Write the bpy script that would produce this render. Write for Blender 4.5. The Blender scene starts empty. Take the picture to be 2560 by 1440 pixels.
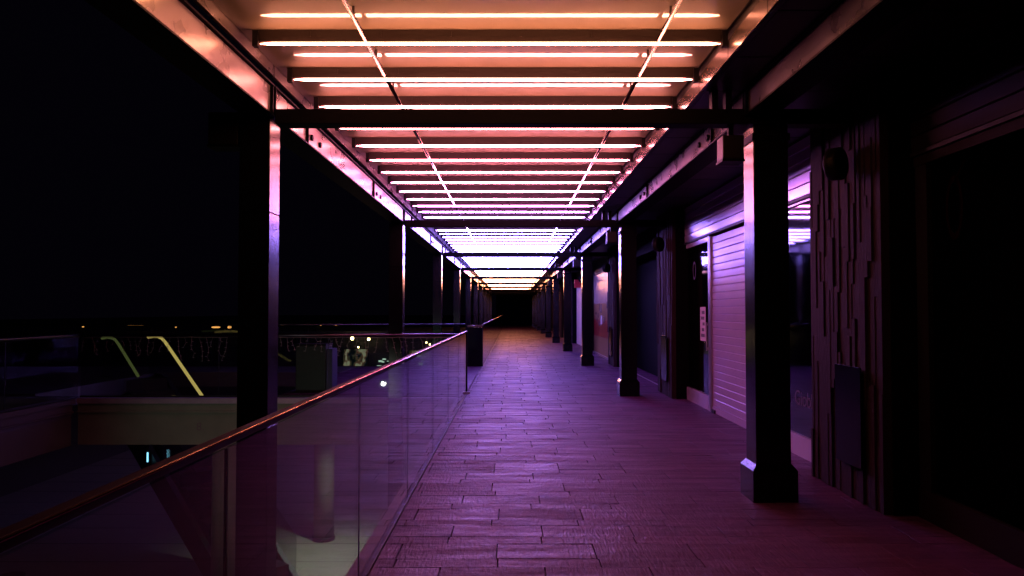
import bpy, bmesh, math, random
from mathutils import Vector, Matrix
R = math.radians
random.seed(7)
sc = bpy.context.scene
COL = sc.collection

# ------------------------------------------------------------------ camera, world, exposure
cam_d = bpy.data.cameras.new('camera')
cam = bpy.data.objects.new('camera', cam_d); COL.objects.link(cam)
cam.location = (0, 0, 1.5)
cam.rotation_euler = (R(90 + 1.72), 0, 0)
cam_d.sensor_width = 36; cam_d.lens = 26.7
cam_d.clip_start = 0.05; cam_d.clip_end = 2000
sc.camera = cam
w = bpy.data.worlds.new('World'); sc.world = w; w.use_nodes = True
bg = w.node_tree.nodes['Background']
bg.inputs[0].default_value = (0.45, 0.30, 1.0, 1); bg.inputs[1].default_value = 0.0016
sc.view_settings.view_transform = 'Standard'; sc.view_settings.look = 'None'
sc.view_settings.gamma = 1; sc.view_settings.exposure = 0
sc.render.engine = 'CYCLES'
cy = sc.cycles
cy.max_bounces = 7; cy.diffuse_bounces = 3; cy.glossy_bounces = 4; cy.transparent_max_bounces = 24
cy.caustics_reflective = False; cy.caustics_refractive = False
cy.sample_clamp_indirect = 3.0; cy.sample_clamp_direct = 0
cy.use_denoising = True; cy.use_light_tree = True
cy.blur_glossy = 0.3

# measurements of the place
BAY = 7.38; Y0 = 6.02; NB = 9          # column bays
PITCH = BAY / 9                        # light tubes
TUBE_Z = 3.36; PAN_Z = 3.46
XL, XR = -1.755, 1.45                  # tube ends
FAC = 3.0                              # shop facade plane
DECK_X = -0.83
LOW = -3.6                             # lower level
F = 1900.0
def px(x, y, d):
    return Vector(((x - 1280) * d / F, d, 1.5 - (y - 777) * d / F))

# ------------------------------------------------------------------ materials
def mat(name, base, rough=0.5, metal=0.0, spec=0.5, noise=0.0, nscale=8.0, rnoise=0.0, bump=0.0, bscale=60.0, coat=0.0, stretch=(1, 1, 1), detail=6):
    m = bpy.data.materials.new(name); m.use_nodes = True
    nt = m.node_tree; b = nt.nodes['Principled BSDF']
    b.inputs['Base Color'].default_value = (*base, 1)
    b.inputs['Roughness'].default_value = rough
    b.inputs['Metallic'].default_value = metal
    b.inputs['Specular IOR Level'].default_value = spec
    if coat: b.inputs['Coat Weight'].default_value = coat; b.inputs['Coat Roughness'].default_value = 0.06
    tc = nt.nodes.new('ShaderNodeTexCoord'); mp = nt.nodes.new('ShaderNodeMapping')
    nt.links.new(tc.outputs['Object'], mp.inputs['Vector']); mp.inputs['Scale'].default_value = stretch
    if noise or rnoise:
        n = nt.nodes.new('ShaderNodeTexNoise'); n.inputs['Scale'].default_value = nscale
        n.inputs['Detail'].default_value = detail; n.inputs['Roughness'].default_value = 0.6
        nt.links.new(mp.outputs['Vector'], n.inputs['Vector'])
    if noise:
        r = nt.nodes.new('ShaderNodeMapRange'); r.inputs[1].default_value = 0.15; r.inputs[2].default_value = 0.85
        r.inputs[3].default_value = 1 - noise; r.inputs[4].default_value = 1 + noise
        nt.links.new(n.outputs['Fac'], r.inputs[0])
        mx = nt.nodes.new('ShaderNodeMix'); mx.data_type = 'RGBA'; mx.blend_type = 'MULTIPLY'; mx.inputs[0].default_value = 1
        mx.inputs[6].default_value = (*base, 1); nt.links.new(r.outputs[0], mx.inputs[7])
        nt.links.new(mx.outputs[2], b.inputs['Base Color'])
    if rnoise:
        r = nt.nodes.new('ShaderNodeMapRange'); r.inputs[1].default_value = 0.15; r.inputs[2].default_value = 0.85
        r.inputs[3].default_value = max(0.02, rough - rnoise); r.inputs[4].default_value = rough + rnoise
        nt.links.new(n.outputs['Fac'], r.inputs[0]); nt.links.new(r.outputs[0], b.inputs['Roughness'])
    if bump:
        n2 = nt.nodes.new('ShaderNodeTexNoise'); n2.inputs['Scale'].default_value = bscale; n2.inputs['Detail'].default_value = 4
        nt.links.new(mp.outputs['Vector'], n2.inputs['Vector'])
        bp = nt.nodes.new('ShaderNodeBump'); bp.inputs['Strength'].default_value = bump; bp.inputs['Distance'].default_value = 0.01
        nt.links.new(n2.outputs['Fac'], bp.inputs['Height']); nt.links.new(bp.outputs['Normal'], b.inputs['Normal'])
    return m

def emat(name, col, s):
    m = bpy.data.materials.new(name); m.use_nodes = True
    nt = m.node_tree; nt.nodes.clear()
    e = nt.nodes.new('ShaderNodeEmission'); o = nt.nodes.new('ShaderNodeOutputMaterial')
    e.inputs[0].default_value = (*col, 1); e.inputs[1].default_value = s
    nt.links.new(e.outputs[0], o.inputs[0])
    return m

def glass_mat(name, tint, rough=0.0, f0=0.04):
    m = bpy.data.materials.new(name); m.use_nodes = True
    nt = m.node_tree; nt.nodes.clear()
    N = nt.nodes.new; L = nt.links.new
    lw = N('ShaderNodeLayerWeight'); lw.inputs[0].default_value = 0.5
    p = N('ShaderNodeMath'); p.operation = 'POWER'; p.inputs[1].default_value = 5
    L(lw.outputs['Facing'], p.inputs[0])
    r = N('ShaderNodeMapRange'); r.inputs[3].default_value = f0; r.inputs[4].default_value = 1
    L(p.outputs[0], r.inputs[0])
    t = N('ShaderNodeBsdfTransparent'); t.inputs[0].default_value = (*tint, 1)
    g = N('ShaderNodeBsdfGlossy'); g.inputs['Roughness'].default_value = rough
    mx = N('ShaderNodeMixShader'); L(r.outputs[0], mx.inputs[0]); L(t.outputs[0], mx.inputs[1]); L(g.outputs[0], mx.inputs[2])
    o = N('ShaderNodeOutputMaterial'); L(mx.outputs[0], o.inputs[0])
    return m

M = {}
M['black'] = mat('black_paint', (0.002, 0.002, 0.0035), 0.5, spec=0.03)
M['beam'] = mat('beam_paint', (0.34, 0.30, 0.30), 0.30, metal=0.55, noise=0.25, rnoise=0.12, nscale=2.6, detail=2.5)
M['beamr'] = mat('beam_painted_shade', (0.022, 0.018, 0.022), 0.30, spec=0.5, noise=0.4, rnoise=0.12, nscale=3, detail=3)  # darkened copy of the beam paint, shade put into its colour
M['colside'] = mat('column_paint', (0.002, 0.002, 0.0035), 0.18, rnoise=0.03, nscale=2, spec=0.28, detail=2)
M['pan'] = mat('painted_steel_ceiling', (0.28, 0.235, 0.165), 0.45, noise=0.08, nscale=2.5, spec=0.3, coat=1.0, detail=3)
M['fin'] = mat('carrier_paint', (0.020, 0.010, 0.012), 0.5)
M['plate'] = mat('reflector_paint', (0.42, 0.36, 0.32), 0.35, metal=0.2)
M['fascia'] = mat('brushed_fascia_steel', (0.36, 0.30, 0.28), 0.22, metal=0.85, noise=0.10, rnoise=0.04, nscale=3, detail=2)
M['rod'] = mat('rod_steel', (0.22, 0.19, 0.19), 0.16, metal=1.0)
M['soffit'] = mat('soffit_dark', (0.006, 0.0055, 0.008), 0.5, noise=0.3)
M['stone'] = mat('slate_strips', (0.022, 0.011, 0.017), 0.8, spec=0.15, noise=0.35, nscale=14, bump=0.5, bscale=50, stretch=(1, 1, 0.25))
M['stoneside'] = mat('slate_side', (0.002, 0.002, 0.003), 0.8, spec=0.05, noise=0.3)
M['shutter'] = mat('shutter_paint', (0.47, 0.36, 0.62), 0.27, metal=0.3, noise=0.05, nscale=2)
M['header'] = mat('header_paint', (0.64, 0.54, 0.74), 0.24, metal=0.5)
M['header_in_shade'] = mat('header_painted_shade', (0.009, 0.005, 0.007), 0.6, spec=0.1)  # darkened copy of the housing paint, edge dimness put into its colour
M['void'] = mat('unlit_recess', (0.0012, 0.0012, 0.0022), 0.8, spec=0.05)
M['concrete_in_shade'] = mat('concrete_in_shade', (0.05, 0.042, 0.045), 0.9, noise=0.2, nscale=2)  # darkened copy of the concrete, edge dimness put into its colour
M['alu'] = mat('aluminium', (0.40, 0.34, 0.40), 0.32, metal=0.8, noise=0.15)
M['frame'] = mat('dark_frame', (0.010, 0.009, 0.013), 0.45, spec=0.2)
M['dark'] = mat('dark_wall', (0.012, 0.012, 0.018), 0.6, noise=0.2)
M['inner'] = mat('shop_interior', (0.015, 0.013, 0.02), 0.8, noise=0.4)
M['endwall'] = mat('end_wall', (0.0012, 0.0016, 0.009), 1.0, spec=0.0, noise=0.3, nscale=1.5)
M['concrete'] = mat('concrete', (0.115, 0.13, 0.105), 0.85, noise=0.22, nscale=2.2, bump=0.25, bscale=18)
M['concrete2'] = mat('column_concrete', (0.10, 0.095, 0.09), 0.8, noise=0.2, nscale=3, bump=0.15)
M['coping'] = mat('stone_coping', (0.20, 0.17, 0.24), 0.5, noise=0.25, nscale=6)
M['joint'] = mat('paver_joint', (0.014, 0.007, 0.02), 0.9)
M['paper'] = mat('paper', (0.55, 0.42, 0.45), 0.7)
M['print'] = mat('print_grey', (0.10, 0.07, 0.09), 0.7)
M['white'] = mat('white_plaster', (0.62, 0.60, 0.66), 0.55, noise=0.06)
M['red'] = mat('red_sign', (0.62, 0.02, 0.03), 0.4)
M['redwall'] = mat('mural_red', (0.22, 0.008, 0.012), 0.35, noise=0.3, nscale=3)
M['tan'] = mat('mural_tan', (0.24, 0.13, 0.06), 0.35, noise=0.25, nscale=4, stretch=(1, 1, 0.3))
M['cream'] = mat('mural_cream', (0.60, 0.50, 0.42), 0.25, noise=0.2, nscale=3)
M['green'] = mat('planter_green', (0.012, 0.018, 0.012), 0.5, noise=0.2)
M['wire'] = mat('wire_plastic', (0.13, 0.14, 0.13), 0.4)
M['railmetal'] = mat('rail_paint', (0.012, 0.001, 0.006), 0.45, spec=0.08)
M['edge_highlight'] = mat('rail_edge_highlight', (0.85, 0.50, 0.66), 0.18, metal=1.0)  # pink of the handrail highlight put into the metal colour
M['railfar'] = mat('rail_steel_far', (0.07, 0.06, 0.075), 0.3, metal=1.0)
M['signblack'] = mat('sign_case', (0.006, 0.005, 0.007), 0.5, spec=0.15)
M['plaque'] = mat('polished_plaque', (0.002, 0.002, 0.004), 0.2, metal=0.0, spec=0.07, rnoise=0.03, nscale=4)
M['glass'] = glass_mat('rail_glass', (0.84, 0.87, 0.86), 0.015, f0=0.012)
M['glassfar'] = glass_mat('far_rail_glass', (0.80, 0.84, 0.83), 0.02)
M['glass_in_shade'] = mat('glass_painted_shade', (0.0006, 0.0006, 0.001), 0.7, spec=0.0)  # near black shop glass, edge dimness put into its colour
M['shopglass'] = glass_mat('shop_glass', (0.5, 0.5, 0.55), 0.045, f0=0.06)
M['lowfloor'] = mat('lower_tiles', (0.15, 0.16, 0.13), 0.55, noise=0.15, nscale=2.5)
M['ground'] = mat('ground_dark', (0.05, 0.05, 0.05), 0.9)
M['yellow'] = emat('handrail_reflected_glow', (1.0, 0.74, 0.20), 0.62)  # emission stands for light reflected on the escalator handrail
M['yellowdim'] = emat('handrail_reflected_glow_dim', (0.62, 0.74, 0.22), 0.10)
M['warm'] = emat('warm_bulb', (1.0, 0.66, 0.26), 42)
M['amberglint'] = emat('amber_glint_glow', (1.0, 0.42, 0.10), 1.6)  # emission stands for amber glints along the far handrail
M['cyan'] = emat('cyan_tube', (0.25, 0.75, 1.0), 1.8)

def paver_mat():
    m = bpy.data.materials.new('stone_pavers'); m.use_nodes = True
    nt = m.node_tree; N = nt.nodes.new; L = nt.links.new; b = nt.nodes['Principled BSDF']
    at = N('ShaderNodeAttribute'); at.attribute_name = 'tone'
    tc = N('ShaderNodeTexCoord')
    n = N('ShaderNodeTexNoise'); n.inputs['Scale'].default_value = 5; n.inputs['Detail'].default_value = 8; n.inputs['Roughness'].default_value = 0.7
    L(tc.outputs['Object'], n.inputs['Vector'])
    add = N('ShaderNodeMath'); add.operation = 'MULTIPLY_ADD'; add.inputs[1].default_value = 0.26
    L(at.outputs['Fac'], add.inputs[0]); L(n.outputs['Fac'], add.inputs[2])
    ms = N('ShaderNodeMapping'); ms.inputs['Scale'].default_value = (0.5, 1.3, 1); L(tc.outputs['Object'], ms.inputs[0])
    ns = N('ShaderNodeTexNoise'); ns.inputs['Scale'].default_value = 0.9; ns.inputs['Detail'].default_value = 7; ns.inputs['Roughness'].default_value = 0.65
    L(ms.outputs[0], ns.inputs['Vector'])
    ng = N('ShaderNodeTexNoise'); ng.inputs['Scale'].default_value = 70; ng.inputs['Detail'].default_value = 3; L(tc.outputs['Object'], ng.inputs['Vector'])
    a2 = N('ShaderNodeMath'); a2.operation = 'MULTIPLY_ADD'; a2.inputs[1].default_value = 0.9; L(ns.outputs['Fac'], a2.inputs[0]); L(add.outputs[0], a2.inputs[2])
    a3 = N('ShaderNodeMath'); a3.operation = 'MULTIPLY_ADD'; a3.inputs[1].default_value = 0.7; L(ng.outputs['Fac'], a3.inputs[0]); L(a2.outputs[0], a3.inputs[2])
    add = N('ShaderNodeMath'); add.operation = 'SUBTRACT'; add.inputs[1].default_value = 0.74; L(a3.outputs[0], add.inputs[0])
    cr = N('ShaderNodeValToRGB'); L(add.outputs[0], cr.inputs[0])
    cr.color_ramp.elements[0].position = 0.35; cr.color_ramp.elements[0].color = (0.040, 0.013, 0.044, 1)
    cr.color_ramp.elements[1].position = 1.05 if False else 1.0; cr.color_ramp.elements[1].color = (0.085, 0.028, 0.094, 1)
    L(cr.outputs[0], b.inputs['Base Color']); b.inputs['Specular IOR Level'].default_value = 0.10
    m4 = N('ShaderNodeMapping'); m4.inputs['Scale'].default_value = (1.1, 9.0, 1); L(tc.outputs['Object'], m4.inputs[0])
    n4 = N('ShaderNodeTexNoise'); n4.inputs['Scale'].default_value = 1.0; n4.inputs['Detail'].default_value = 5; n4.inputs['Roughness'].default_value = 0.7
    L(m4.outputs[0], n4.inputs['Vector'])
    at2 = N('ShaderNodeMath'); at2.operation = 'MULTIPLY_ADD'; at2.inputs[1].default_value = 0.09; L(at.outputs['Fac'], at2.inputs[0]); L(n4.outputs['Fac'], at2.inputs[2])
    rr = N('ShaderNodeMapRange'); rr.inputs[1].default_value = 0.36; rr.inputs[2].default_value = 0.78; rr.inputs[3].default_value = 0.72; rr.inputs[4].default_value = 0.34
    L(at2.outputs[0], rr.inputs[0]); L(rr.outputs[0], b.inputs['Roughness'])
    mp = N('ShaderNodeMapping'); mp.inputs['Scale'].default_value = (60, 9, 1); L(tc.outputs['Object'], mp.inputs[0])
    n2 = N('ShaderNodeTexNoise'); n2.inputs['Scale'].default_value = 1.0; n2.inputs['Detail'].default_value = 5; L(mp.outputs[0], n2.inputs['Vector'])
    n3 = N('ShaderNodeTexNoise'); n3.inputs['Scale'].default_value = 16; n3.inputs['Detail'].default_value = 4; L(tc.outputs['Object'], n3.inputs['Vector'])
    sm = N('ShaderNodeMath'); sm.operation = 'ADD'; L(n2.outputs['Fac'], sm.inputs[0]); L(n3.outputs['Fac'], sm.inputs[1])
    bp = N('ShaderNodeBump'); bp.inputs['Strength'].default_value = 0.7; bp.inputs['Distance'].default_value = 0.009
    L(sm.outputs[0], bp.inputs['Height']); L(bp.outputs[0], b.inputs['Normal'])
    return m
M['paver'] = paver_mat()

# ------------------------------------------------------------------ mesh helpers
class MB:
    def __init__(s): s.v = []; s.f = []
    def box(s, x0, x1, y0, y1, z0, z1):
        i = len(s.v)
        s.v += [(x, y, z) for z in (z0, z1) for y in (y0, y1) for x in (x0, x1)]
        s.f += [tuple(i + k for k in q) for q in ((0, 2, 3, 1), (4, 5, 7, 6), (0, 1, 5, 4), (2, 6, 7, 3), (0, 4, 6, 2), (1, 3, 7, 5))]
        return s
    def tube(s, pts, r, n=10, caps=True, rs=None):
        i0 = len(s.v); pts = [Vector(p) for p in pts]
        for k, p in enumerate(pts):
            a = pts[max(k - 1, 0)]; b = pts[min(k + 1, len(pts) - 1)]
            d = (b - a).normalized()
            up = Vector((0, 0, 1)) if abs(d.z) < 0.95 else Vector((0, 1, 0))
            u = d.cross(up).normalized(); v = u.cross(d)
            rr = rs[k] if rs else r
            for j in range(n):
                t = 2 * math.pi * j / n
                s.v.append(tuple(p + (u * math.cos(t) + v * math.sin(t)) * rr))
        for k in range(len(pts) - 1):
            for j in range(n):
                a = i0 + k * n + j; b = i0 + k * n + (j + 1) % n
                s.f.append((a, b, b + n, a + n))
        if caps:
            s.f.append(tuple(i0 + j for j in range(n))[::-1]); e = i0 + (len(pts) - 1) * n
            s.f.append(tuple(e + j for j in range(n)))
        return s
    def prism(s, poly, axis, a, b):
        """poly: 2D outline; extruded along axis from a to b"""
        i = len(s.v); n = len(poly)
        for t in (a, b):
            for p in poly:
                c = list(p); c.insert(axis, t); s.v.append(tuple(c))
        s.f.append(tuple(range(i, i + n))); s.f.append(tuple(range(i + 2 * n - 1, i + n - 1, -1)))
        for k in range(n):
            k2 = (k + 1) % n; s.f.append((i + k, i + n + k, i + n + k2, i + k2))
        return s
    def build(s, name, m, parent=None, bevel=0, smooth=False, loc=None):
        me = bpy.data.meshes.new(name); me.from_pydata(s.v, [], s.f); me.update()
        bm = bmesh.new(); bm.from_mesh(me)
        bmesh.ops.recalc_face_normals(bm, faces=bm.faces)
        if bevel: bmesh.ops.bevel(bm, geom=bm.edges[:], offset=bevel, segments=2, affect='EDGES', profile=0.6)
        if smooth:
            for f in bm.faces: f.smooth = len(f.verts) == 4
        bm.to_mesh(me); bm.free()
        me.materials.append(m)
        o = bpy.data.objects.new(name, me); COL.objects.link(o)
        if parent: o.parent = parent
        if loc: o.location = loc
        return o

def tag(o, label=None, cat=None, group=None, kind=None):
    if label: o['label'] = label
    if cat: o['category'] = cat
    if group: o['group'] = group
    if kind: o['kind'] = kind
    return o
def thing(name, loc, label, cat, group=None, rz=0):
    o = bpy.data.objects.new(name, None); COL.objects.link(o)
    o.empty_display_size = 0.1; o.location = loc; o.rotation_euler.z = rz
    return tag(o, label, cat, group)
def copy_tree(o, parent=None):
    c = o.copy(); COL.objects.link(c)
    if parent: c.parent = parent
    for ch in [q for q in bpy.data.objects if q.parent == o]: copy_tree(ch, c)
    return c
def dup(o, dy, label, dx=0):
    c = copy_tree(o); c.location.y += dy; c.location.x += dx; c['label'] = label
    return c
ORD = ['nearest', 'second', 'third', 'fourth', 'fifth', 'sixth', 'seventh', 'eighth', 'ninth', 'tenth', 'eleventh', 'twelfth']

# ------------------------------------------------------------------ ground and decks (setting)
tag(MB().box(-300, 300, -100, 900, LOW - 0.4, LOW - 0.02).build('ground', M['ground']), kind='structure')
tag(MB().box(-14, 0.2, -8, 34, LOW - 0.02, LOW).build('lower_floor', M['lowfloor']), kind='structure')
j = MB()
for k in range(-12, 30):
    j.box(-14, 0.2, 1.2 * k - 0.006, 1.2 * k + 0.006, LOW, LOW + 0.003)
tag(j.build('lower_floor_joints', M['joint']), kind='structure')
# walkway slab and pavers
slab = MB().box(DECK_X - 0.12, 6, -6, 80, -0.35, -0.022).box(-4.2, DECK_X - 0.12, 13.75, 20.55, -0.35, -0.022)
tag(slab.build('walkway_slab', M['joint']), kind='structure')
def pavers(x0, x1, y0, y1, full):
    me = bpy.data.meshes.new('walkway'); V = []; Fc = []; tone = []
    y = y0; row = 0
    while y < y1:
        dpt = (0.30, 0.15, 0.26, 0.15)[row % 4]
        g = 0.0020
        off = (-0.12 if (row % 4 in (0, 3)) else 0.19) + random.uniform(-0.05, 0.05)
        kx = math.floor((x0 - off) / 0.61)
        while off + kx * 0.61 < x1:
            a = max(x0, off + kx * 0.61) + 0.0032; b = min(x1, off + (kx + 1) * 0.61) - 0.0032; kx += 1
            if b - a < 0.012: continue
            tx = random.gauss(0, 0.003); ty = random.gauss(0, 0.0055); dz = random.uniform(-0.0005, 0.0003)
            ya, yb = y + g, y + dpt - g
            cx, cyy = (a + b) / 2, (ya + yb) / 2
            i = len(V); e = 0.0012
            for zz, ee in ((-0.021, 0), (-0.0012, 0), (0, e)):
                for (qx, qy) in ((a + ee, ya + ee), (b - ee, ya + ee), (b - ee, yb - ee), (a + ee, yb - ee)):
                    V.append((qx, qy, zz + (dz + (qx - cx) * tx + (qy - cyy) * ty if zz > -0.02 else 0)))
            Fc.append((i + 8, i + 9, i + 10, i + 11))
            for l in (0, 4):
                for q in range(4):
                    q2 = (q + 1) % 4; Fc.append((i + l + q, i + l + q2, i + l + 4 + q2, i + l + 4 + q))
            t = random.random(); tone += [t] * 9
        y += dpt; row += 1
    me.from_pydata(V, [], Fc); me.update()
    at = me.attributes.new('tone', 'FLOAT', 'FACE'); at.data.foreach_set('value', tone)
    me.materials.append(M['paver'])
    o = bpy.data.objects.new('walkway', me); COL.objects.link(o); tag(o, kind='structure')
pavers(DECK_X + 0.012, 3.9, 1.2, 62, True)
pavers(DECK_X + 0.012, 3.9, 62.02, 76, True)
pavers(-4.15, DECK_X, 13.77, 20.5, True)
pavers(3.91, 5.9, 14.4, 20.2, True)
# galleries on the far side of the void
g = MB().box(-8.59, -4.21, 18.6, 20.55, -0.35, 0.0).box(-14, -8.6, 13.75, 20.55, -0.35, 0).box(-14, -7.72, -6, 13.39, -0.35, 0)
tag(g.build('gallery_deck', mat('gallery_paving', (0.045, 0.035, 0.055), 0.5, noise=0.3)), kind='structure')

# ------------------------------------------------------------------ light colours along the walkway
KEYS = [(0, (1.0, .34, .14)), (4.6, (1.0, .34, .14)), (6, (1.0, .28, .21)), (9.5, (1.0, .22, .32)), (12.8, (1.0, .25, .62)),
        (15, (.62, .25, 1.0)), (18.5, (.34, .20, 1.0)), (30, (.24, .17, 1.0)), (34, (.28, .18, 1.0)), (37, (1.0, .34, .34)), (42, (1.0, .33, .17)), (80, (1.0, .30, .15))]
STR = [(0, 1.5), (3.2, 6), (4.3, 15), (5, 24), (9, 28), (13, 34), (16, 50), (34, 54), (38, 34), (60, 12), (80, 6)]
def lerp(keys, y):
    for (a, va), (b, vb) in zip(keys, keys[1:]):
        if y <= b:
            t = max(0, (y - a) / (b - a))
            return tuple(p + (q - p) * t for p, q in zip(va, vb)) if isinstance(va, tuple) else va + (vb - va) * t
    return keys[-1][1]
LIGHTGAIN = 2.3
def colour_word(y):
    if y < 6: return 'orange'
    if y < 12.5: return 'salmon pink'
    if y < 19: return 'pale violet'
    if y < 34: return 'blue white'
    return 'amber'

# one fixture: tube, back plate, two end caps
def make_fixture():
    t = thing('light_tube', (0, 0, TUBE_Z), '', 'light tube', 'light tubes across the walkway ceiling')
    MB().tube([(XL, 0, 0), (XL + 0.08, 0, 0), (XR - 0.08, 0, 0), (XR, 0, 0)], 0.0115, 10, rs=[0.002, 0.0102, 0.0102, 0.002]).build('tube', M['warm'], t, smooth=True)
    m = MB().box(XL - 0.02, XR + 0.02, -0.004, 0.03, 0.016, PAN_Z - TUBE_Z - 0.002)
    for q in range(6):
        x = XL + 0.35 + 0.49 * q; m.box(x - 0.004, x + 0.004, -0.012, -0.004, 0.05, 0.085)
    m.build('carrier', M['fin'], t)
    for x in (XL - 0.05, XR + 0.01):
        MB().box(x, x + 0.04, -0.02, 0.03, -0.02, 0.09).build('end_cap', M['frame'], t)
    return t
fix0 = make_fixture()
first = True
for i in range(-4, 9 * 8 + 1):
    y = Y0 + 0.04 + i * PITCH
    c = fix0 if first else copy_tree(fix0)
    first = False
    c.location.y = y
    cl = colour_word(y)
    if i < 0: lab = f'{cl} light tube across the ceiling, {ORD[-i-1] if i < -1 else "first"} in front of the nearest cross beam'
    else:
        k, jj = divmod(i, 9)
        lab = f'{cl} light tube across the ceiling, {["first", "second", "third", "fourth", "fifth", "sixth", "seventh", "eighth", "ninth"][jj]} beyond the {ORD[k]} cross beam'
    c['label'] = lab
    col = lerp(KEYS, y)
    em = emat(f'tube_light_{i + 4}', col, lerp(STR, y) * LIGHTGAIN)
    for ch in [q for q in bpy.data.objects if q.parent == c and q.name.startswith('tube')]:
        ch.data = ch.data.copy(); ch.data.materials[0] = em

# ------------------------------------------------------------------ roof per bay: pan, fascia, rods
def make_roof():
    t = thing('ceiling_bay', (0, 0, 0), '', 'ceiling', 'steel ceiling bays')
    p = MB()
    for q in range(9):
        a = q * PITCH
        p.box(-1.9, 1.5, a + 0.044, a + 0.04 + PITCH - 0.004, PAN_Z, PAN_Z + 0.02)
    p.build('panel', M['pan'], t)
    MB().box(-1.94, 1.75, 0.03, BAY + 0.03, PAN_Z + 0.022, PAN_Z + 0.10).build('deck', M['soffit'], t)
    MB().box(-1.93, -1.905, 0.03, BAY + 0.027, 3.375, PAN_Z + 0.018).build('edge_trim', M['beam'], t)
    for q in range(9):
        a = q * PITCH
        MB().box(1.505, 1.52, a + 0.046, a + 0.04 + PITCH - 0.006, 3.255, 3.385).build('fascia_panel', M['fascia'], t)
    MB().box(1.53, 1.56, 0.03, BAY + 0.027, 3.262, PAN_Z + 0.02).build('upstand', M['soffit'], t)
    s = MB()
    for q in range(9):
        a = q * PITCH
        s.box(1.57, 3.4, a + 0.05, a + 0.04 + PITCH - 0.01, 3.268, 3.30)
    s.build('soffit', M['soffit'], t)
    MB().box(1.571, 3.41, 0.03, BAY + 0.027, 3.302, 3.36).build('soffit_backing', M['dark'], t)
    return t
roof0 = make_roof()
roof0.location.y = Y0 - BAY; roof0['label'] = 'glossy ceiling bay nearest the viewer, washed in orange light'
for k in range(0, 9):
    lab = {0: 'salmon pink lit ceiling bay between the nearest and second cross beams', 1: 'pale violet ceiling bay between the second and third cross beams',
           8: 'dark unlit ceiling bay at the far end of the walkway'}.get(k, f'{colour_word(Y0 + (k + .5) * BAY)} ceiling bay just beyond the {ORD[k]} cross beam')
    dup(roof0, BAY * (k + 1), lab)
def make_rod(x):
    t = thing('ceiling_rod', (x, Y0 - BAY, 3.386), '', 'rod', 'steel rods running along the ceiling')
    MB().tube([(0, 0.0, 0), (0, BAY - 0.01, 0)], 0.016, 12).build('rod', M['rod'], t, smooth=True)
    for q in range(9):
        MB().box(-0.008, 0.008, q * PITCH + 0.44, q * PITCH + 0.455, 0.0165, 0.072).build('clip', M['fin'], t)
    return t
for x, side in ((-1.02, 'left'), (1.02, 'right')):
    r0 = make_rod(x); r0['label'] = f'{side} steel ceiling rod in front of the nearest cross beam'
    for k in range(0, 6): dup(r0, BAY * (k + 1), f'{side} steel ceiling rod beyond the {ORD[k]} cross beam')

# ------------------------------------------------------------------ long beams (one length per bay)
def make_lbeam(x0, x1, sgn, m):
    """I beam; inner flange tips at x0 side of the walkway"""
    t = thing('edge_beam', (0, 0, 0), '', 'steel beam', 'edge beams along the walkway')
    xin = x0; web = x0 - sgn * 0.028
    top = 3.30 if sgn > 0 else 3.262
    lo, hi = sorted((web, web - sgn * 0.012))
    MB().box(lo, hi, 0.012, BAY - 0.012, 3.058, top - 0.014).build('web', m, t)
    a, b = sorted((x0, x1))
    MB().box(a, b, 0.010, BAY - 0.010, 3.045, 3.058).build('bottom_flange', M['black'], t)  # black here stands for the shade on the beam's underside
    MB().box(a, b, 0.010, BAY - 0.010, top - 0.014, top).build('top_flange', M['black'], t)
    for y in (0.02, 1.0, 4.4, BAY - 0.05):
        c, d = sorted((web + sgn * 0.001, x0 - sgn * 0.002))
        MB().box(c, d, y, y + 0.012, 3.0585, top - 0.015).build('stiffener', M['black'], t)
    for y in (1.18, 1.50, 4.66, 4.98):
        MB().tube([(web + sgn * 0.0005, y, 3.15), (web + sgn * 0.02, y, 3.15)], 0.030, 6).build('bolt', M['black'], t)
    return t
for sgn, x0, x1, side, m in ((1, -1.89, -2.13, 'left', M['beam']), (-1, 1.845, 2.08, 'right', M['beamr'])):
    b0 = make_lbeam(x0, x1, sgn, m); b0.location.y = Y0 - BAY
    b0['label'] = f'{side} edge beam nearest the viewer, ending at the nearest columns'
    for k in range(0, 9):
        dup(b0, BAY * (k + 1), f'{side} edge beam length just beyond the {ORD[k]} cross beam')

# ------------------------------------------------------------------ cross beams
def make_xbeam():
    t = thing('cross_beam', (0, 0, 0), '', 'steel beam', 'cross beams over the walkway')
    MB().box(-1.885, 2.72, 0.0, 0.16, 2.985, 3.105).build('beam', M['black'], t, bevel=0.006)
    for x in (1.60, 1.71):
        MB().box(x, x + 0.05, 0.04, 0.12, 3.106, 3.266).build('hanger_post', M['black'], t)
    return t
x0b = make_xbeam(); x0b.location.y = Y0 - 0.03; x0b['label'] = 'nearest black cross beam spanning the walkway ceiling'
for k in range(1, 10):
    dup(x0b, BAY * k, f'{ORD[k]} cross beam along the walkway, counted from the viewer')

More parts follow.
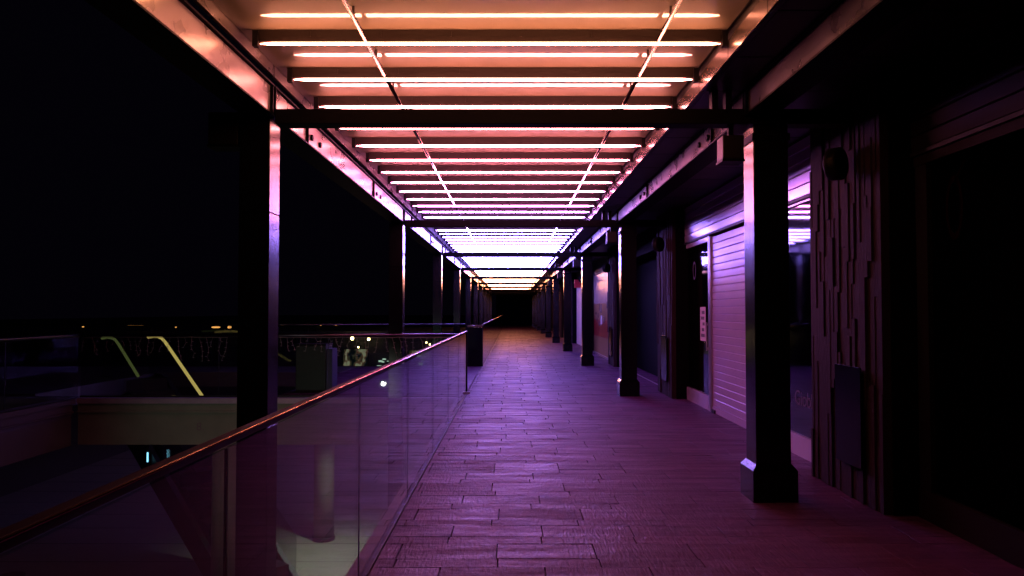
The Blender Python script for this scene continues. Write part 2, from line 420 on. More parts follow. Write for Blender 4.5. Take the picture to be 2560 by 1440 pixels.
# ------------------------------------------------------------------ columns
def ring(cx, cy_, hx, hy, z): return [(cx - hx, cy_ - hy, z), (cx + hx, cy_ - hy, z), (cx + hx, cy_ + hy, z), (cx - hx, cy_ + hy, z)]
def loft(rings):
    m = MB()
    for r in rings: m.v += r
    m.f.append((0, 3, 2, 1))
    for k in range(len(rings) - 1):
        for q in range(4):
            a = 4 * k + q; b = 4 * k + (q + 1) % 4; m.f.append((a, b, b + 4, a + 4))
    e = 4 * (len(rings) - 1); m.f.append((e, e + 1, e + 2, e + 3)); return m
def make_rcol():
    t = thing('steel_column', (2.063, 0.13, 0), '', 'column', 'black columns in front of the shops')
    MB().box(-0.138, 0.138, -0.13, 0.13, 0.272, 2.984).build('shaft', M['colside'], t, bevel=0.007)
    loft([ring(0, 0, 0.176, 0.168, 0.0), ring(0, 0, 0.176, 0.168, 0.245), ring(0, 0, 0.142, 0.134, 0.29)]).build('plinth', M['colside'], t)
    MB().box(-0.15, 0.15, -0.142, 0.142, 2.86, 2.915).build('collar', M['black'], t)
    MB().box(-0.138, 0.10, -0.13, 0.128, 3.107, 3.262).build('head', M['colside'], t)
    return t
rc = make_rcol(); rc.location.y += Y0; rc['label'] = 'nearest black column with plinth, in front of the closed shutter'
for k in range(1, 10): dup(rc, BAY * k, f'{ORD[k]} black column from the viewer on the shop side')
def make_lcol():
    t = thing('steel_column', (-2.052, 0.13, LOW), '', 'column', 'black columns beyond the glass railing')
    H = -LOW
    MB().box(-0.122, 0.122, -0.13, 0.13, 0, H + 2.282).build('lower_shaft', M['colside'], t, bevel=0.006)
    MB().box(-0.122, 0.122, -0.13, 0.13, H + 2.286, H + 3.042).build('upper_shaft', M['colside'], t, bevel=0.006)
    return t
lc = make_lcol(); lc.location.y += Y0; lc['label'] = 'nearest black column behind the glass railing, side lit pink'
for k in range(1, 10): dup(lc, BAY * k, f'{ORD[k]} black column from the viewer on the railing side')

# small boxes hung on the columns
def make_box(x, z, s, m):
    t = thing('light_box', (x, 0, z), '', 'light fitting')
    MB().box(-s / 2, s / 2, -0.09, 0.09, -s / 2, s / 2 + 0.02).build('housing', m, t, bevel=0.008)
    MB().box(-s / 2 - 0.006, s / 2 + 0.006, -0.096, 0.096, -s / 2 - 0.02, -s / 2 - 0.001).build('rim', M['black'], t)
    MB().box(-0.02, 0.02, -0.02, 0.02, s / 2 + 0.021, s / 2 + 0.16 if x > 0 else s / 2 + 0.03).build('bracket', M['black'], t)
    return t
bx = make_box(1.77, 2.80, 0.17, M['signblack']); bx.location.y = Y0 + 0.10; bx['group'] = 'boxes under the right beam'
bx['label'] = 'small black box fitting hung left of the nearest shop side column'
for k in range(1, 7): dup(bx, BAY * k, f'small black box fitting hung left of the {ORD[k]} shop side column')
bl = make_box(-2.31, 2.95, 0.24, M['signblack']); bl.location.y = Y0 + 0.1; bl['group'] = 'boxes on the outside of the left columns'
MB().box(0.121, 0.137, -0.05, 0.05, -0.05, 0.05).build('mount', M['black'], bl)
bl['label'] = 'dark box fitting on the outer side of the nearest railing side column'

# ------------------------------------------------------------------ near railing
def railing(name, label, axis, fixed, a0, a1, seams, top, rail_r, group=None, cope=True, glass='glass', metal='railmetal'):
    t = thing(name, (fixed, a0, 0) if axis == 1 else (a0, fixed, 0), label, 'railing', group)
    ox, oy, _ = t.location
    def B(m, u0, u1, w0, w1, z0, z1):
        if axis == 1: m.box(w0, w1, u0 - a0, u1 - a0, z0, z1)
        else: m.box(u0 - a0, u1 - a0, w0, w1, z0, z1)
        return m
    for s0, s1 in zip(seams, seams[1:]):
        B(MB(), s0 + 0.007, s1 - 0.007, -0.006, 0.006, 0.012, top - rail_r - 0.004).build('glass_pane', M[glass], t)
    p = [(0, 0.0, top), (0, a1 - a0, top)] if axis == 1 else [(0, 0, top), (a1 - a0, 0, top)]
    for s0 in seams[1:-1]:
        B(MB(), s0 - 0.005, s0 + 0.005, -0.004, 0.004, 0.012, top - rail_r - 0.006).build('joint_seal', M['frame'], t)
    if rail_r < 0.02:
        B(MB(), a0, a1, -0.022, 0.014, top - 0.012, top + 0.012).build('handrail', M[metal], t, bevel=0.003)
        q = [(0.017, 0, top + 0.010), (0.017, a1 - a0, top + 0.010)] if axis == 1 else p
        MB().tube(q, 0.0036, 12).build('edge_trim', M['edge_highlight'], t, smooth=True)  # thin strip added to draw the bright highlight along the rail
    else:
        MB().tube(p, rail_r, 20).build('handrail', M[metal], t, smooth=True)
    B(MB(), a0, a1, -0.014, 0.012, -0.02, 0.010).build('base_channel', M['frame'], t)
    if cope: B(MB(), a0, a1, -0.095, -0.02, -0.03, 0.03).build('coping', M['coping'], t)
    return t
seams = [4.15 + 1.93 * k for k in range(-3, 6)]
rl = railing('glass_railing', 'long glass railing with pink lit handrail beside the walkway', 1, DECK_X, -1.64, 13.8, seams, 1.125, 0.019, 'glass railings')
MB().box(-0.02, 0.02, 15.45, 15.50, -0.02, 1.10).build('end_post', M['black'], rl)
MB().box(0.0, 0.07, 15.38, 15.46, -0.02, 0.035).build('base_highlight', M['alu'], rl)  # small plate added for the white highlight at the post base
rf = railing('glass_railing', 'far glass railing running away past the dark end panel', 1, -0.79, 20.65, 70, [20.65 + 1.93 * k for k in range(26)], 1.13, 0.019, 'glass railings', cope=False)
tag(MB().box(-14, -0.86, 20.6, 75, -0.45, -0.28).build('void_edge', M['dark']), kind='structure') if False else None
rc1 = railing('glass_railing', 'glass railing across the void hung with unlit icicle wires', 0, 13.42, -7.6, DECK_X - 0.02, [-7.6 + 1.93 * 0, -5.17, -3.24, -1.31 + .0, DECK_X - 0.03], 1.07, 0.03, 'glass railings', cope=False, glass='glassfar', metal='railfar')
rc2 = railing('glass_railing', 'dark glass railing at the left edge of the void', 1, -7.62, -4, 13.38, [-4 + 1.93 * k for k in range(10)], 1.07, 0.03, 'glass railings', cope=False, glass='glassfar', metal='railfar')
rc3 = railing('glass_railing', 'distant glass railing behind the escalator landing', 0, 20.58, -14, -1.26, [-14 + 2.123 * k for k in range(7)], 1.13, 0.022, 'glass railings', cope=False, glass='glassfar', metal='railfar')
pn = thing('glass_screen', (-0.98, 20.58, 0), 'dark glossy panel closing the end of the far railing', 'panel')
MB().box(-0.2, 0.19, -0.03, 0.03, 0.0, 1.04).build('panel', M['plaque'], pn)
MB().box(-0.22, 0.205, -0.035, 0.035, 1.07, 1.115).build('cap_rail', M['railfar'], pn)
MB().box(0.175, 0.192, -0.034, -0.0305, 0.0, 1.04).build('edge_strip', M['frame'], pn)

# icicle light string under the cross rail
def icicles(a, b, label):
    t = thing('icicle_lights', (a, 13.36, 1.035), label, 'string lights', 'unlit icicle string lights')
    c = MB(); pts = []; n = int((b - a) / 0.12)
    for i in range(n + 1):
        pts.append((i * (b - a) / n, 0, random.uniform(-0.012, 0.004)))
    c.tube(pts, 0.0045, 5).build('cable', M['wire'], t)
    d = MB(); u = MB()
    for i in range(n + 1):
        x = i * (b - a) / n; z = 0; p = [(x, 0, 0)]
        L_ = random.choice([2, 3, 4, 5, 4, 3]); dx = 0
        for s in range(L_):
            dx += random.uniform(-0.045, 0.045); z -= random.uniform(0.065, 0.095)
            p.append((x + dx, random.uniform(-0.02, 0.0), z))
            e = random.choice([-0.03, 0.026]); MB().box(x + dx + min(0, e), x + dx + max(0.004, e), -0.008, 0.0, z - 0.004, z + 0.004).build('bulb', M['wire'], t)
        d.tube(p, 0.0028, 4)
    d.build('hanging_wire', M['wire'], t)
icicles(-7.5, -5.0, 'unlit icicle wires hanging left of the nearest railing side column')
icicles(-4.2, -1.0, 'unlit icicle wires hanging right of the nearest railing side column')

# ------------------------------------------------------------------ atrium: concrete edge beams, round columns, escalator
def edge(t, axis, a, b, f0, f1, ct='coping', cc='concrete'):
    def B(m, w0, w1, z0, z1):
        if axis == 0: return m.box(a, b, w0, w1, z0, z1)
        return m.box(w0, w1, a, b, z0, z1)
    s = 1 if f1 > f0 else -1
    q = lambda u: sorted((f0 + s * u, f1))
    B(MB(), *q(0.0), -0.13, -0.035).build('top_trim', M[ct], t)
    B(MB(), *q(0.05), -0.262, -0.134).build('slab_edge', M[cc], t)
    B(MB(), *q(0.02), -0.292, -0.264).build('ledge', M[cc], t)
    B(MB(), *q(0.07), -0.86, -0.294).build('beam', M[cc], t)
eb = thing('concrete_edge_beam', (0, 0, 0), 'pale concrete edge beam below the glass railing across the void', 'concrete beam', 'concrete beams round the void')
edge(eb, 0, -7.66, -0.96, 13.40, 13.74)
tx = bpy.data.curves.new('number_mark', 'FONT'); tx.body = '8.'; tx.size = 0.2; tx.extrude = 0.001
to = bpy.data.objects.new('number_mark', tx); COL.objects.link(to); to.parent = eb
to.location = (px(490, 1076, 13.4).x, 13.466, px(490, 1076, 13.4).z); to.rotation_euler = (R(90), 0, 0); tx.materials.append(M['print'])
es = thing('concrete_edge_beam', (0, 0, 0), 'shade-darkened concrete edge beam under the left gallery', 'concrete beam', 'concrete beams round the void')
edge(es, 1, -6, 13.38, -7.66, -8.0, 'concrete_in_shade', 'concrete_in_shade')
er = thing('concrete_edge_beam', (0, 0, 0), 'concrete edge beam carrying the near side of the walkway', 'concrete beam', 'concrete beams round the void')
MB().box(-0.94, -0.62, -6, 13.7, -0.86, -0.36).build('beam', M['concrete'], er)
def rcol(x, y, r, label, top=-0.36):
    t = thing('round_column', (x, y, LOW), label, 'column', 'round concrete columns of the lower level')
    MB().tube([(0, 0, 0), (0, 0, top - LOW)], r, 40).build('shaft', M['concrete2'], t, smooth=True)
    MB().tube([(0, 0, 0.001), (0, 0, 0.09)], r + 0.02, 40).build('base_ring', M['frame'], t, smooth=True)
rcol(-4.2, 17.1, 0.225, 'slim round concrete column standing in the lit patch of lower floor')
rcol(-5.05, 13.57, 0.26, 'thick round concrete column just left of the nearest railing side column', -0.862)

E = thing('escalator', (-8.29, 18.0, 0), 'dark escalator with yellow handrail given a reflected glow going down from the gallery', 'escalator')
E.rotation_euler.z = math.atan2(-1.5, 1.67)      # local +x runs downhill; local -y is away to the left
sl = math.tan(R(31))
def hpath(y, dz=0.0, ex=6.0):
    p = [(-0.75, y, 0.86 + dz), (-0.45, y, 0.885 + dz), (-0.2, y, 0.885 + dz), (0.0, y, 0.85 + dz), (0.2, y, 0.76 + dz)]
    return p + [(0.2 + ex * s, y, 0.76 + dz - sl * ex * s) for s in (0.25, 0.5, 0.75, 1)]
MB().tube(hpath(0.0, ex=2.6), 0.034, 12).build('handrail', M['yellow'], E, smooth=True)  # handrails emit the glow they would only reflect
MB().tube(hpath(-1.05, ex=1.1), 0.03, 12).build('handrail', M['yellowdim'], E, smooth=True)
for y in (0.0, -1.05):
    q = [(-0.7, 0.0), (-0.7, 0.83), (-0.2, 0.83), (0.2, 0.71), (5.8, 0.71 - sl * 5.6), (5.8, -sl * 5.8), (0.0, 0.0)]
    m = MB(); n = len(q)
    m.prism(q, 1, y - 0.008, y + 0.008).build('balustrade', M['glassfar'], E)
for y in (0.08, -1.13):
    MB().prism([(-0.7, -0.5), (-0.7, 0.0), (0.0, 0.0), (5.8, -sl * 5.8), (5.8, -sl * 5.8 - 0.08), (5.0, -sl * 5.8 - 0.08), (0.1, -0.8)], 1, y - 0.05, y + 0.05).build('truss_side', M['dark'], E)
st = MB()
for i in range(14):
    st.box(i * 0.4, i * 0.4 + 0.44, -1.0, -0.05, -sl * 0.4 * i - 0.5, -sl * 0.4 * i - 0.06)
st.build('steps', M['frame'], E)
# planter / bin box and cyan lamp
kp = px(740, 860, 13.95); kq = px(815, 860, 13.95)
kb = thing('info_box', ((kp.x + kq.x) / 2, 14.2, 0), 'dark green box standing behind the icicle wires', 'box')
hw = (kq.x - kp.x) / 2
MB().box(-hw, hw, -0.25, 0.25, 0, 0.86).build('body', M['green'], kb, bevel=0.01)
MB().box(-hw - 0.01, hw + 0.01, -0.26, 0.26, 0.862, 0.89).build('lid', M['frame'], kb)
MB().box(hw + 0.002, hw + 0.11, -0.2, 0.2, 0, 0.80).build('side_leaf', mat('blue_grey_panel', (0.03, 0.028, 0.08), 0.5), kb)
cp = px(374, 1128, 15.5)
ct = thing('cyan_lamp', (cp.x, 15.5, cp.z - 0.2), 'short cyan tube lamp glowing under the concrete beam', 'lamp')
MB().tube([(0, 0, 0.0), (0, 0, 0.19)], 0.016, 8).build('tube', M['cyan'], ct)
MB().box(-0.02, 0.02, 0.02, 0.05, -0.02, -cp.z + 0.2 - 0.36).build('bracket', M['frame'], ct)

# lamps of the lower level
def downlight(x, y, z, power, col, size, blend, label, aim=(0, 0, -1)):
    t = thing('downlight', (x, y, z), label, 'lamp', 'downlights of the lower level')
    MB().tube([(0, 0, 0.0), (0, 0, 0.10)], 0.10, 20).build('housing', M['frame'], t)
    ld = bpy.data.lights.new('lamp', 'SPOT'); ld.energy = power; ld.color = col; ld.spot_size = R(size); ld.spot_blend = blend; ld.shadow_soft_size = 0.06
    lo = bpy.data.objects.new('lamp', ld); COL.objects.link(lo); lo.parent = t; lo.location = (0, 0, -0.03)
    lo.rotation_euler = Vector(aim).to_track_quat('-Z', 'Y').to_euler()
downlight(-3.0, 15.6, -0.47, 700, (1.0, 1.0, 0.86), 125, 1.0, 'round downlight under the deck over the lit floor patch')
downlight(-3.6, 5.5, -0.5, 290, (0.96, 1.0, 0.84), 44, 0.9, 'unseen spot lamp over the void, added to light the concrete beam', aim=(-0.08, 1, -0.01))  # unseen sideways spot added for the light on the concrete beam

# ------------------------------------------------------------------ distant building and lamps across the void
D = 44.0
db = thing('distant_building', (0, D, LOW), 'unlit building far beyond the void with a lit shop window', 'building')
MB().box(-60, -3.0, 1.0, 12, 0, 3.9).build('wall', M['dark'], db)
a = px(850, 875, D); b = px(912, 932, D)
def win_mat(seed):
    m = bpy.data.materials.new('lit_display'); m.use_nodes = True; nt = m.node_tree; nt.nodes.clear()
    N = nt.nodes.new; L = nt.links.new
    tc = N('ShaderNodeTexCoord'); mp = N('ShaderNodeMapping'); mp.inputs['Location'].default_value = (seed, 0, seed); mp.inputs['Scale'].default_value = (2.4, 1, 1.3)
    n = N('ShaderNodeTexNoise'); n.inputs['Scale'].default_value = 1.5; n.inputs['Detail'].default_value = 3
    L(tc.outputs['Object'], mp.inputs[0]); L(mp.outputs[0], n.inputs['Vector'])
    cr = N('ShaderNodeValToRGB'); L(n.outputs['Fac'], cr.inputs[0])
    e = cr.color_ramp.elements; e[0].position = 0.42; e[0].color = (0.004, 0.006, 0.008, 1); e[1].position = 0.62; e[1].color = (0.42, 0.38, 0.24, 1)
    x = cr.color_ramp.elements.new(0.50); x.color = (0.07, 0.06, 0.035, 1)
    x = cr.color_ramp.elements.new(0.56); x.color = (0.16, 0.05, 0.03, 1)
    em = N('ShaderNodeEmission'); em.inputs[1].default_value = 0.75; L(cr.outputs[0], em.inputs[0])
    o = N('ShaderNodeOutputMaterial'); L(em.outputs[0], o.inputs[0]); return m
wn = MB().box(a.x, b.x, 0.90, 0.94, b.z - LOW, a.z - LOW).build('lit_window', win_mat(3), db)
wf = MB().box(a.x - 0.08, b.x + 0.08, 0.95, 0.99, b.z - LOW - 0.08, a.z - LOW + 0.08).build('window_frame', M['frame'], db)
c2 = px(1018, 878, D); d2 = px(1072, 930, D)
wn2 = MB().box(c2.x, d2.x, 0.90, 0.94, d2.z - LOW, c2.z - LOW).build('lit_window', win_mat(9), db)
gl = MB()
for (x, y) in ((946, 905), (952, 907), (964, 905), (1043, 892), (1052, 903), (1048, 912), (1062, 906), (942, 918), (970, 920), (955, 900)):
    p = px(x, y, D); s = random.uniform(0.03, 0.09); gl.box(p.x - s * 1.6, p.x + s * 1.6, 0.80, 0.86, p.z - LOW - s * .6, p.z - LOW + s * .6)
gl.build('display_glints', emat('display_white', (0.8, 1.0, 0.8), 1.1), db)  # white glints in the shop display, as emissive boxes
def lamp(x, y, s, m, label, wmul=1.0):
    p = px(x, y, D)
    t = thing('wall_lamp', (p.x, D, p.z), label, 'lamp', 'warm lamps far across the void')
    MB().tube([(-s * wmul, 0, 0), (-s * wmul * .6, 0, 0), (s * wmul * .6, 0, 0), (s * wmul, 0, 0)], s, 10, rs=[s * .4, s, s, s * .4]).build('bulb', m, t, smooth=True)
    MB().box(-0.03, 0.03, 0.02, 0.95, s + 0.0, s + 0.04).build('arm', M['frame'], t)
lamp(881, 846, 0.09, M['warm'], 'bright warm lamp left above the far lit window')
lamp(922, 848, 0.075, M['warm'], 'bright warm lamp right above the far lit window')
lamp(896, 868, 0.045, M['warm'], 'small warm lamp just above the far lit window')
lamp(1066, 856, 0.04, M['warm'], 'upper of two small yellow lamps near the second column')
lamp(1075, 861, 0.04, M['warm'], 'lower of two small yellow lamps near the second column')
lamp(340, 812, 0.03, M['amberglint'], 'long amber glint far away above the escalator', 26)  # handrail glints built as small glowing bulbs
lamp(540, 818, 0.05, M['amberglint'], 'short amber glint left of the nearest railing side column', 5)
lamp(574, 818, 0.07, M['amberglint'], 'round amber glint beside the nearest railing side column', 1.5)
lamp(840, 812, 0.05, M['amberglint'], 'tiny amber glint above the left end of the icicle wires', 1.2)

lamp(208, 817, 0.03, M['amberglint'], 'tiny amber glint at the far left above the left gallery railing', 2)  # more glints along the horizon, also built as glowing bulbs
lamp(440, 818, 0.03, M['amberglint'], 'tiny amber glint between the escalator rails and the nearest left column', 1.5)
lamp(706, 812, 0.03, M['amberglint'], 'tiny amber glint just right of the nearest railing side column', 3)
lamp(802, 813, 0.035, M['amberglint'], 'tiny amber glint above the dark green box', 1.2)
lamp(822, 812, 0.03, M['amberglint'], 'tiny amber glint just right of the one above the green box', 2)

# ------------------------------------------------------------------ stone pilasters
P0 = 5.61; PW = 1.34; PB = 7.36
def make_pilaster(seed, detail=True):
    rnd = random.Random(seed)
    t = thing('stone_pilaster', (0, P0, 0), '', 'pilaster', 'stone clad pilasters between the shops')
    MB().box(2.80, 3.6, 0.0, PW, 0.0, 3.264).build('core', M['stoneside'], t)
    m = MB(); y = 0.012
    while y < PW - 0.01:
        wdt = min(rnd.uniform(0.035, 0.085), PW - 0.01 - y)
        if wdt < 0.02: break
        z = 0.002
        while z < 3.26:
            h = rnd.uniform(0.35, 1.3); z1 = min(3.26, z + h)
            if 3.26 - z1 < 0.12: z1 = 3.26
            d = rnd.choice([0.0, 0.005, 0.009, 0.013, 0.018, 0.024])
            m.box(2.718 + d, 2.799, y + 0.001, y + wdt - 0.001, z + 0.001, z1 - 0.001)
            z = z1
        y += wdt
    m.build('stone_cladding', M['stone'], t)
    return t
def make_plate():
    t = thing('polished_plate', (2.69, P0, 0), '', 'plaque', 'polished plates on the pilasters')
    MB().box(-0.008, 0.0, 0.26, 0.72, 0.28, 1.06).build('plate', M['plaque'], t, bevel=0.002)
    MB().box(0.001, 0.026, 0.30, 0.68, 0.32, 1.02).build('backing', M['frame'], t)
    return t
def make_blade():
    t = thing('blade_sign', (2.585, P0 + 0.42, 2.67), '', 'sign', 'round blade signs on the pilasters')
    t.rotation_euler.z = R(42)
    MB().tube([(0, -0.05, 0), (0, -0.042, 0), (0, 0.042, 0), (0, 0.05, 0)], 0.13, 32, rs=[0.12, 0.13, 0.13, 0.12]).build('disc', M['signblack'], t, smooth=True)
    MB().tube([(0, -0.0515, 0), (0, -0.056, 0)], 0.10, 32).build('face', M['black'], t)
    MB().tube([(0, 0.051, 0), (0.07, 0.11, 0)], 0.03, 10).build('bracket', M['black'], t)
    return t
pil = make_pilaster(11); pil['label'] = 'large stone strip pilaster right of the nearest column'
bl0 = make_blade(); bl0['label'] = 'round dark blade sign high on the nearest stone pilaster'
pl0 = make_plate(); pl0['label'] = 'dark polished plate low on the nearest stone pilaster'
pil1 = make_pilaster(23); pil1.location.y += PB; pil1['label'] = 'second stone strip pilaster, left of the shop door'
for k in range(2, 9): dup(pil1, PB * (k - 1), f'{ORD[k]} stone strip pilaster counted from the viewer')
for k in range(1, 7):
    dup(bl0, PB * k, f'round dark blade sign on the {ORD[k]} stone pilaster')
for k in range(1, 3):
    dup(pl0, PB * k, f'polished plate low on the {ORD[k]} stone pilaster')

# ------------------------------------------------------------------ shopfronts
def pane(t, y0, y1, z0, z1, x=FAC): MB().box(x - 0.005, x + 0.005, y0, y1, z0, z1).build('glass', M['shopglass'], t)
def header(t, y0, y1, z0=2.66, n=5, h=0.118, mm='header'):
    m = MB()
    for i in range(n):
        z = z0 + i * h
        m.prism([(FAC - 0.040, z + 0.003), (FAC - 0.048, z + 0.010), (FAC - 0.0535, z + h - 0.010), (FAC - 0.046, z + h - 0.003), (FAC + 0.06, z + h - 0.003), (FAC + 0.06, z + 0.003)], 1, y0, y1)
    m.build('shutter_housing', M[mm], t)
    MB().box(FAC - 0.06, FAC + 0.06, y0, y1, z0 - 0.03, z0 - 0.002).build('housing_lip', M['frame'], t)
def interior(t, y0, y1, depth=3.0):
    m = MB()
    m.box(FAC + depth, FAC + depth + 0.1, y0, y1, 0, 3.26)
    m.box(FAC + 0.1, FAC + depth, y0 - 0.05, y0, 0, 3.26).box(FAC + 0.1, FAC + depth, y1, y1 + 0.05, 0, 3.26)
    m.box(FAC + 0.1, FAC + depth, y0, y1, 2.9, 3.2).box(FAC + 0.09, FAC + depth, y0, y1, 0.001, 0.012)
    m.build('interior', M['inner'], t)
def dec_text(t, body, y, z, size, m, x=FAC - 0.0075):
    c = bpy.data.curves.new('lettering', 'FONT'); c.body = body; c.size = size; c.extrude = 0.0008
    o = bpy.data.objects.new('lettering', c); COL.objects.link(o); o.parent = t
    o.location = (x, y, z); o.rotation_euler = (R(90), 0, R(-90)); c.materials.append(m)
    return o
M['decal'] = mat('window_decal', (0.07, 0.04, 0.08), 0.6)
M['decalred'] = mat('window_decal_red', (0.006, 0.0012, 0.002), 0.9, spec=0.0)
S = thing('shopfront', (0, 0, 0), 'closed shopfront with lilac housing between the nearest two stone pilasters', 'shopfront', 'shopfronts along the walkway')
header(S, 6.96, 12.95)
pane(S, 6.98, 8.80, 0.22, 2.60)
pane(S, 11.46, 12.90, 0.22, 2.55)
MB().box(FAC - 0.035, FAC + 0.03, 6.96, 8.82, 0.0, 0.215).build('kick_panel', M['header'], S)
MB().box(FAC - 0.035, FAC + 0.03, 11.44, 12.93, 0.0, 0.215).build('kick_panel', M['header'], S)
MB().box(FAC - 0.03, FAC + 0.03, 11.44, 12.93, 2.555, 2.628).build('top_rail', M['header'], S)
MB().box(FAC - 0.03, FAC + 0.03, 6.96, 8.82, 2.605, 2.628).build('top_rail', M['header'], S)
MB().box(FAC - 0.05, FAC + 0.04, 11.34, 11.43, 0.0, 2.626).build('mullion', M['alu'], S)
MB().box(FAC - 0.05, FAC + 0.04, 8.83, 8.90, 0.0, 2.626).build('mullion', M['alu'], S)
h = MB().box(FAC - 0.085, FAC - 0.052, 11.37, 11.39, 1.28, 1.31).box(FAC - 0.085, FAC - 0.052, 11.37, 11.39, 0.92, 0.95).box(FAC - 0.095, FAC - 0.08, 11.372, 11.388, 0.90, 1.33)
h.build('door_handle', M['alu'], S)
interior(S, 6.96, 12.95)
# papers and lettering on the glass
dec_text(S, 'm. Giobbo', 8.35, 0.52, 0.22, M['decal'])
dec_text(S, 'OFERTA', 8.25, 0.90, 0.16, M['inner']) if False else None
for (y0, y1, z0, z1, mm) in ((7.22, 7.44, 1.30, 1.48, 'paper'), (11.75, 12.08, 1.03, 1.56, 'paper')):
    MB().box(FAC - 0.0085, FAC - 0.0055, y0, y1, z0, z1).build('notice', M[mm], S)
pr = MB()
for i in range(5):
    z = 1.09 + i * 0.09; pr.box(FAC - 0.0105, FAC - 0.009, 11.80 + 0.03 * (i % 2), 12.03 - 0.05 * (i % 3), z, z + 0.05)
pr.box(FAC - 0.0105, FAC - 0.009, 7.31, 7.34, 1.40, 1.47).box(FAC - 0.0105, FAC - 0.009, 7.26, 7.40, 1.305, 1.335)
pr.build('notice_print', M['print'], S)
# oval emblem on the glass near the door
def oval(y, z, ry, rz, x=FAC - 0.0065):
    m = MB(); n = 28
    outer = [(x, y + ry * math.cos(2 * math.pi * i / n), z + rz * math.sin(2 * math.pi * i / n)) for i in range(n)]
    inner = [(x, y + ry * .72 * math.cos(2 * math.pi * i / n), z + rz * .8 * math.sin(2 * math.pi * i / n)) for i in range(n)]
    m.v = outer + inner + [(x - 0.002, a_[1], a_[2]) for a_ in outer] + [(x - 0.002, a_[1], a_[2]) for a_ in inner]
    for i in range(n):
        k = (i + 1) % n
        m.f += [(i, k, n + k, n + i), (2 * n + i, 3 * n + i, 3 * n + k, 2 * n + k), (i, 2 * n + i, 2 * n + k, k), (n + i, n + k, 3 * n + k, 3 * n + i)]
    return m
oval(12.45, 2.16, 0.10, 0.15).build('emblem', M['decal'], S)

# roller shutter
RS = thing('roller_shutter', (FAC, 8.91, 0), 'lowered lilac roller shutter behind the nearest column', 'roller shutter')
m = MB(); Ht = 2.60; n = 25; hh = Ht / n
prof = []
for i in range(n):
    z = i * hh
    prof += [(-0.014, z + 0.001), (-0.0225, z + 0.006), (-0.0235, z + hh * 0.5), (-0.0235, z + hh - 0.014), (-0.012, z + hh - 0.003)]
prof += [(0.01, Ht), (0.01, 0.001)]
# bottom bar is taller and plain
m.prism(prof[5:], 1, 0.04, 2.38); m.build('slat_curtain', M['shutter'], RS)
MB().box(-0.034, 0.012, 0.04, 2.38, 0.004, 0.098).build('bottom_bar', M['shutter'], RS)
for y in (0.0, 2.385): MB().box(-0.05, 0.04, y, y + 0.036, 0.0, 2.60).build('guide_rail', M['alu'], RS)
MB().box(-0.055, 0.03, 2.20, 2.36, 0.0, 0.05).build('lock', M['frame'], RS)

# nearest shop, right of the first pilaster
S2 = thing('shopfront', (0, 0, 0), 'nearly black shopfront at the right edge beside the nearest stone pilaster', 'shopfront', 'shopfronts along the walkway')
header(S2, -1.7, 5.58, n=5, mm='header_in_shade')
MB().box(FAC - 0.005, FAC + 0.005, -1.6, 5.4, 0.22, 2.55).build('glass', M['glass_in_shade'], S2)
MB().box(FAC - 0.035, FAC + 0.03, -1.7, 5.58, 2.56, 2.628).build('top_rail', M['header_in_shade'], S2)
MB().box(FAC - 0.035, FAC + 0.03, -1.7, 5.58, 0.0, 0.21).build('kick_panel', M['header_in_shade'], S2)
MB().box(FAC - 0.03, FAC + 0.03, 5.42, 5.57, 0.212, 2.558).build('mullion', M['frame'], S2)
interior(S2, -1.7, 5.55)
oval(5.12, 2.2, 0.10, 0.22).build('emblem', M['decalred'], S2)
MB().prism([(5.10, 2.38), (5.13, 2.37), (5.0, 2.50), (4.985, 2.49)], 0, FAC - 0.0085, FAC - 0.006).build('emblem_stem', M['decalred'], S2)

# recessed dark entrance in the second bay
S3 = thing('recessed_entrance', (0, 0, 0), 'black recessed entrance beyond the second stone pilaster', 'entrance')
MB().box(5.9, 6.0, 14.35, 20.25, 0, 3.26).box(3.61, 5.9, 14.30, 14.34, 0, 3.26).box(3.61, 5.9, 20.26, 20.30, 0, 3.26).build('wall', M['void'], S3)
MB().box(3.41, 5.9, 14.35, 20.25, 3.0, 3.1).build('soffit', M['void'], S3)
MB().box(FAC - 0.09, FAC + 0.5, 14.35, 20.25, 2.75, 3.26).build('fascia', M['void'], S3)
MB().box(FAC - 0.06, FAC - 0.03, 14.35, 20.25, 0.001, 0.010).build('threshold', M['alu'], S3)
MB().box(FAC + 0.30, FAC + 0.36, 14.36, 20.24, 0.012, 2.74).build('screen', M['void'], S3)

# mural wall in the third bay
S4 = thing('mural_wall', (0, 21.7, 0), 'glossy wall panel, cream above red above tan, in the third shop bay', 'wall panel')
MB().box(FAC - 0.02, FAC + 0.1, 0.02, 5.98, 1.75, 2.75).build('cream_field', M['cream'], S4)
MB().box(FAC - 0.02, FAC + 0.1, 0.02, 5.98, 1.20, 1.748).build('picture_band', M['tan'], S4)
MB().box(FAC - 0.02, FAC + 0.1, 0.02, 5.98, 0.62, 1.198).build('red_field', M['redwall'], S4)
MB().box(FAC - 0.02, FAC + 0.1, 0.02, 5.98, 0.05, 0.618).build('tan_field', M['tan'], S4)
MB().box(FAC - 0.06, FAC + 0.1, 0.02, 5.98, 0.0, 0.048).build('skirting', M['alu'], S4)
MB().box(FAC - 0.04, FAC + 0.3, 0.02, 5.98, 2.752, 3.262).build('header', M['dark'], S4)
pmx = MB(); rr = random.Random(5)
for i in range(16):
    y = rr.uniform(0.6, 5.3); z = rr.uniform(0.95, 1.6); pmx.box(FAC - 0.026, FAC - 0.021, y, y + rr.uniform(0.1, 0.4), z, z + rr.uniform(0.05, 0.3))
pmx.build('printed_shapes', M['print'], S4)
MB().box(FAC - 0.029, FAC - 0.027, 3.4, 3.8, 1.05, 1.35).build('printed_panel', M['white'], S4)
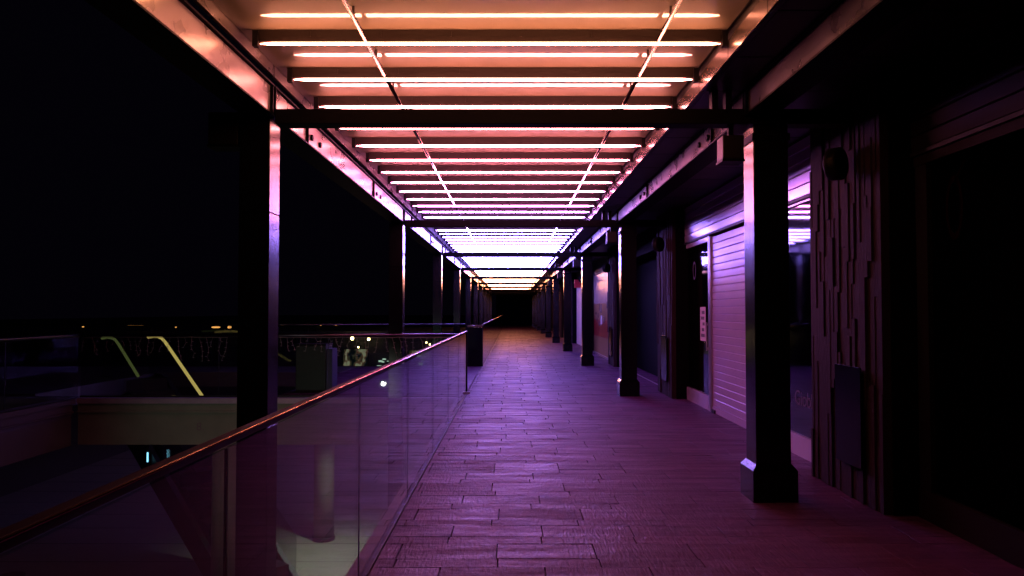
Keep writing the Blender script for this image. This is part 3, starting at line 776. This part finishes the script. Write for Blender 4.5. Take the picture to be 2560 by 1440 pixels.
# white wall in the fourth bay
S5 = thing('white_wall', (0, 29.05, 0), 'plain white wall panel glowing blue in the fourth shop bay', 'wall panel')
MB().box(FAC - 0.02, FAC + 0.1, 0.02, 5.98, 0.0, 2.8).build('panel', M['white'], S5)
MB().box(FAC - 0.03, FAC + 0.3, 0.02, 5.98, 2.802, 3.262).build('header', M['dark'], S5)
MB().box(FAC - 0.035, FAC - 0.021, 3.0, 3.12, 1.15, 1.32).build('switch_plate', M['frame'], S5)
RSg = thing('red_sign', (2.74, 31.4, 2.62), 'small red box sign on the blue lit white wall', 'sign')
MB().box(-0.16, 0.16, -0.04, 0.04, -0.17, 0.17).build('box', M['red'], RSg, bevel=0.01)
MB().box(0.161, 0.238, -0.02, 0.02, -0.03, 0.03).build('bracket', M['black'], RSg)
# farther, plain dark shopfronts
def dark_front():
    t = thing('shopfront', (0, 36.4, 0), '', 'shopfront', 'shopfronts along the walkway')
    MB().box(FAC - 0.03, FAC + 0.3, 0.02, 5.98, 2.66, 3.262).build('header', M['dark'], t)
    MB().box(FAC - 0.005, FAC + 0.005, 0.10, 5.90, 0.2, 2.65).build('glass', M['shopglass'], t)
    MB().box(FAC - 0.03, FAC + 0.03, 0.02, 5.98, 0, 0.195).build('kick_panel', M['frame'], t)
    m = MB()
    for y in (0.02, 2.0, 4.0, 5.9): m.box(FAC - 0.03, FAC + 0.03, y, y + 0.07, 0.197, 2.655)
    m.build('mullion', M['frame'], t)
    MB().box(FAC + 1.5, FAC + 1.6, 0.02, 5.98, 0, 3.26).build('interior', M['inner'], t)
    return t
df = dark_front(); df['label'] = 'dark glazed shopfront in the fifth shop bay'
for k in range(1, 5): dup(df, PB * k, f'dark glazed shopfront in the {ORD[4 + k]} shop bay')

# end of the walkway
en = thing('end_wall', (0, 76.2, 0), 'dark wall closing the far end of the walkway', 'wall')
MB().box(-1.6, 6, 0, 0.4, LOW, 3.5).build('wall', M['endwall'], en)

# lettering becomes plain mesh
dg = bpy.context.evaluated_depsgraph_get()
for o in [q for q in bpy.data.objects if q.type == 'FONT']:
    me = bpy.data.meshes.new_from_object(o.evaluated_get(dg)); par = o.parent; nm = o.name; mw = o.matrix_basis.copy()
    mt_ = o.data.materials[0]
    bpy.data.objects.remove(o); n = bpy.data.objects.new(nm, me); COL.objects.link(n); n.parent = par; n.matrix_basis = mw
    me.materials.clear(); me.materials.append(mt_)
for o in bpy.data.objects:
    if o.get('category') and not o.get('kind'): o['kind'] = 'thing'
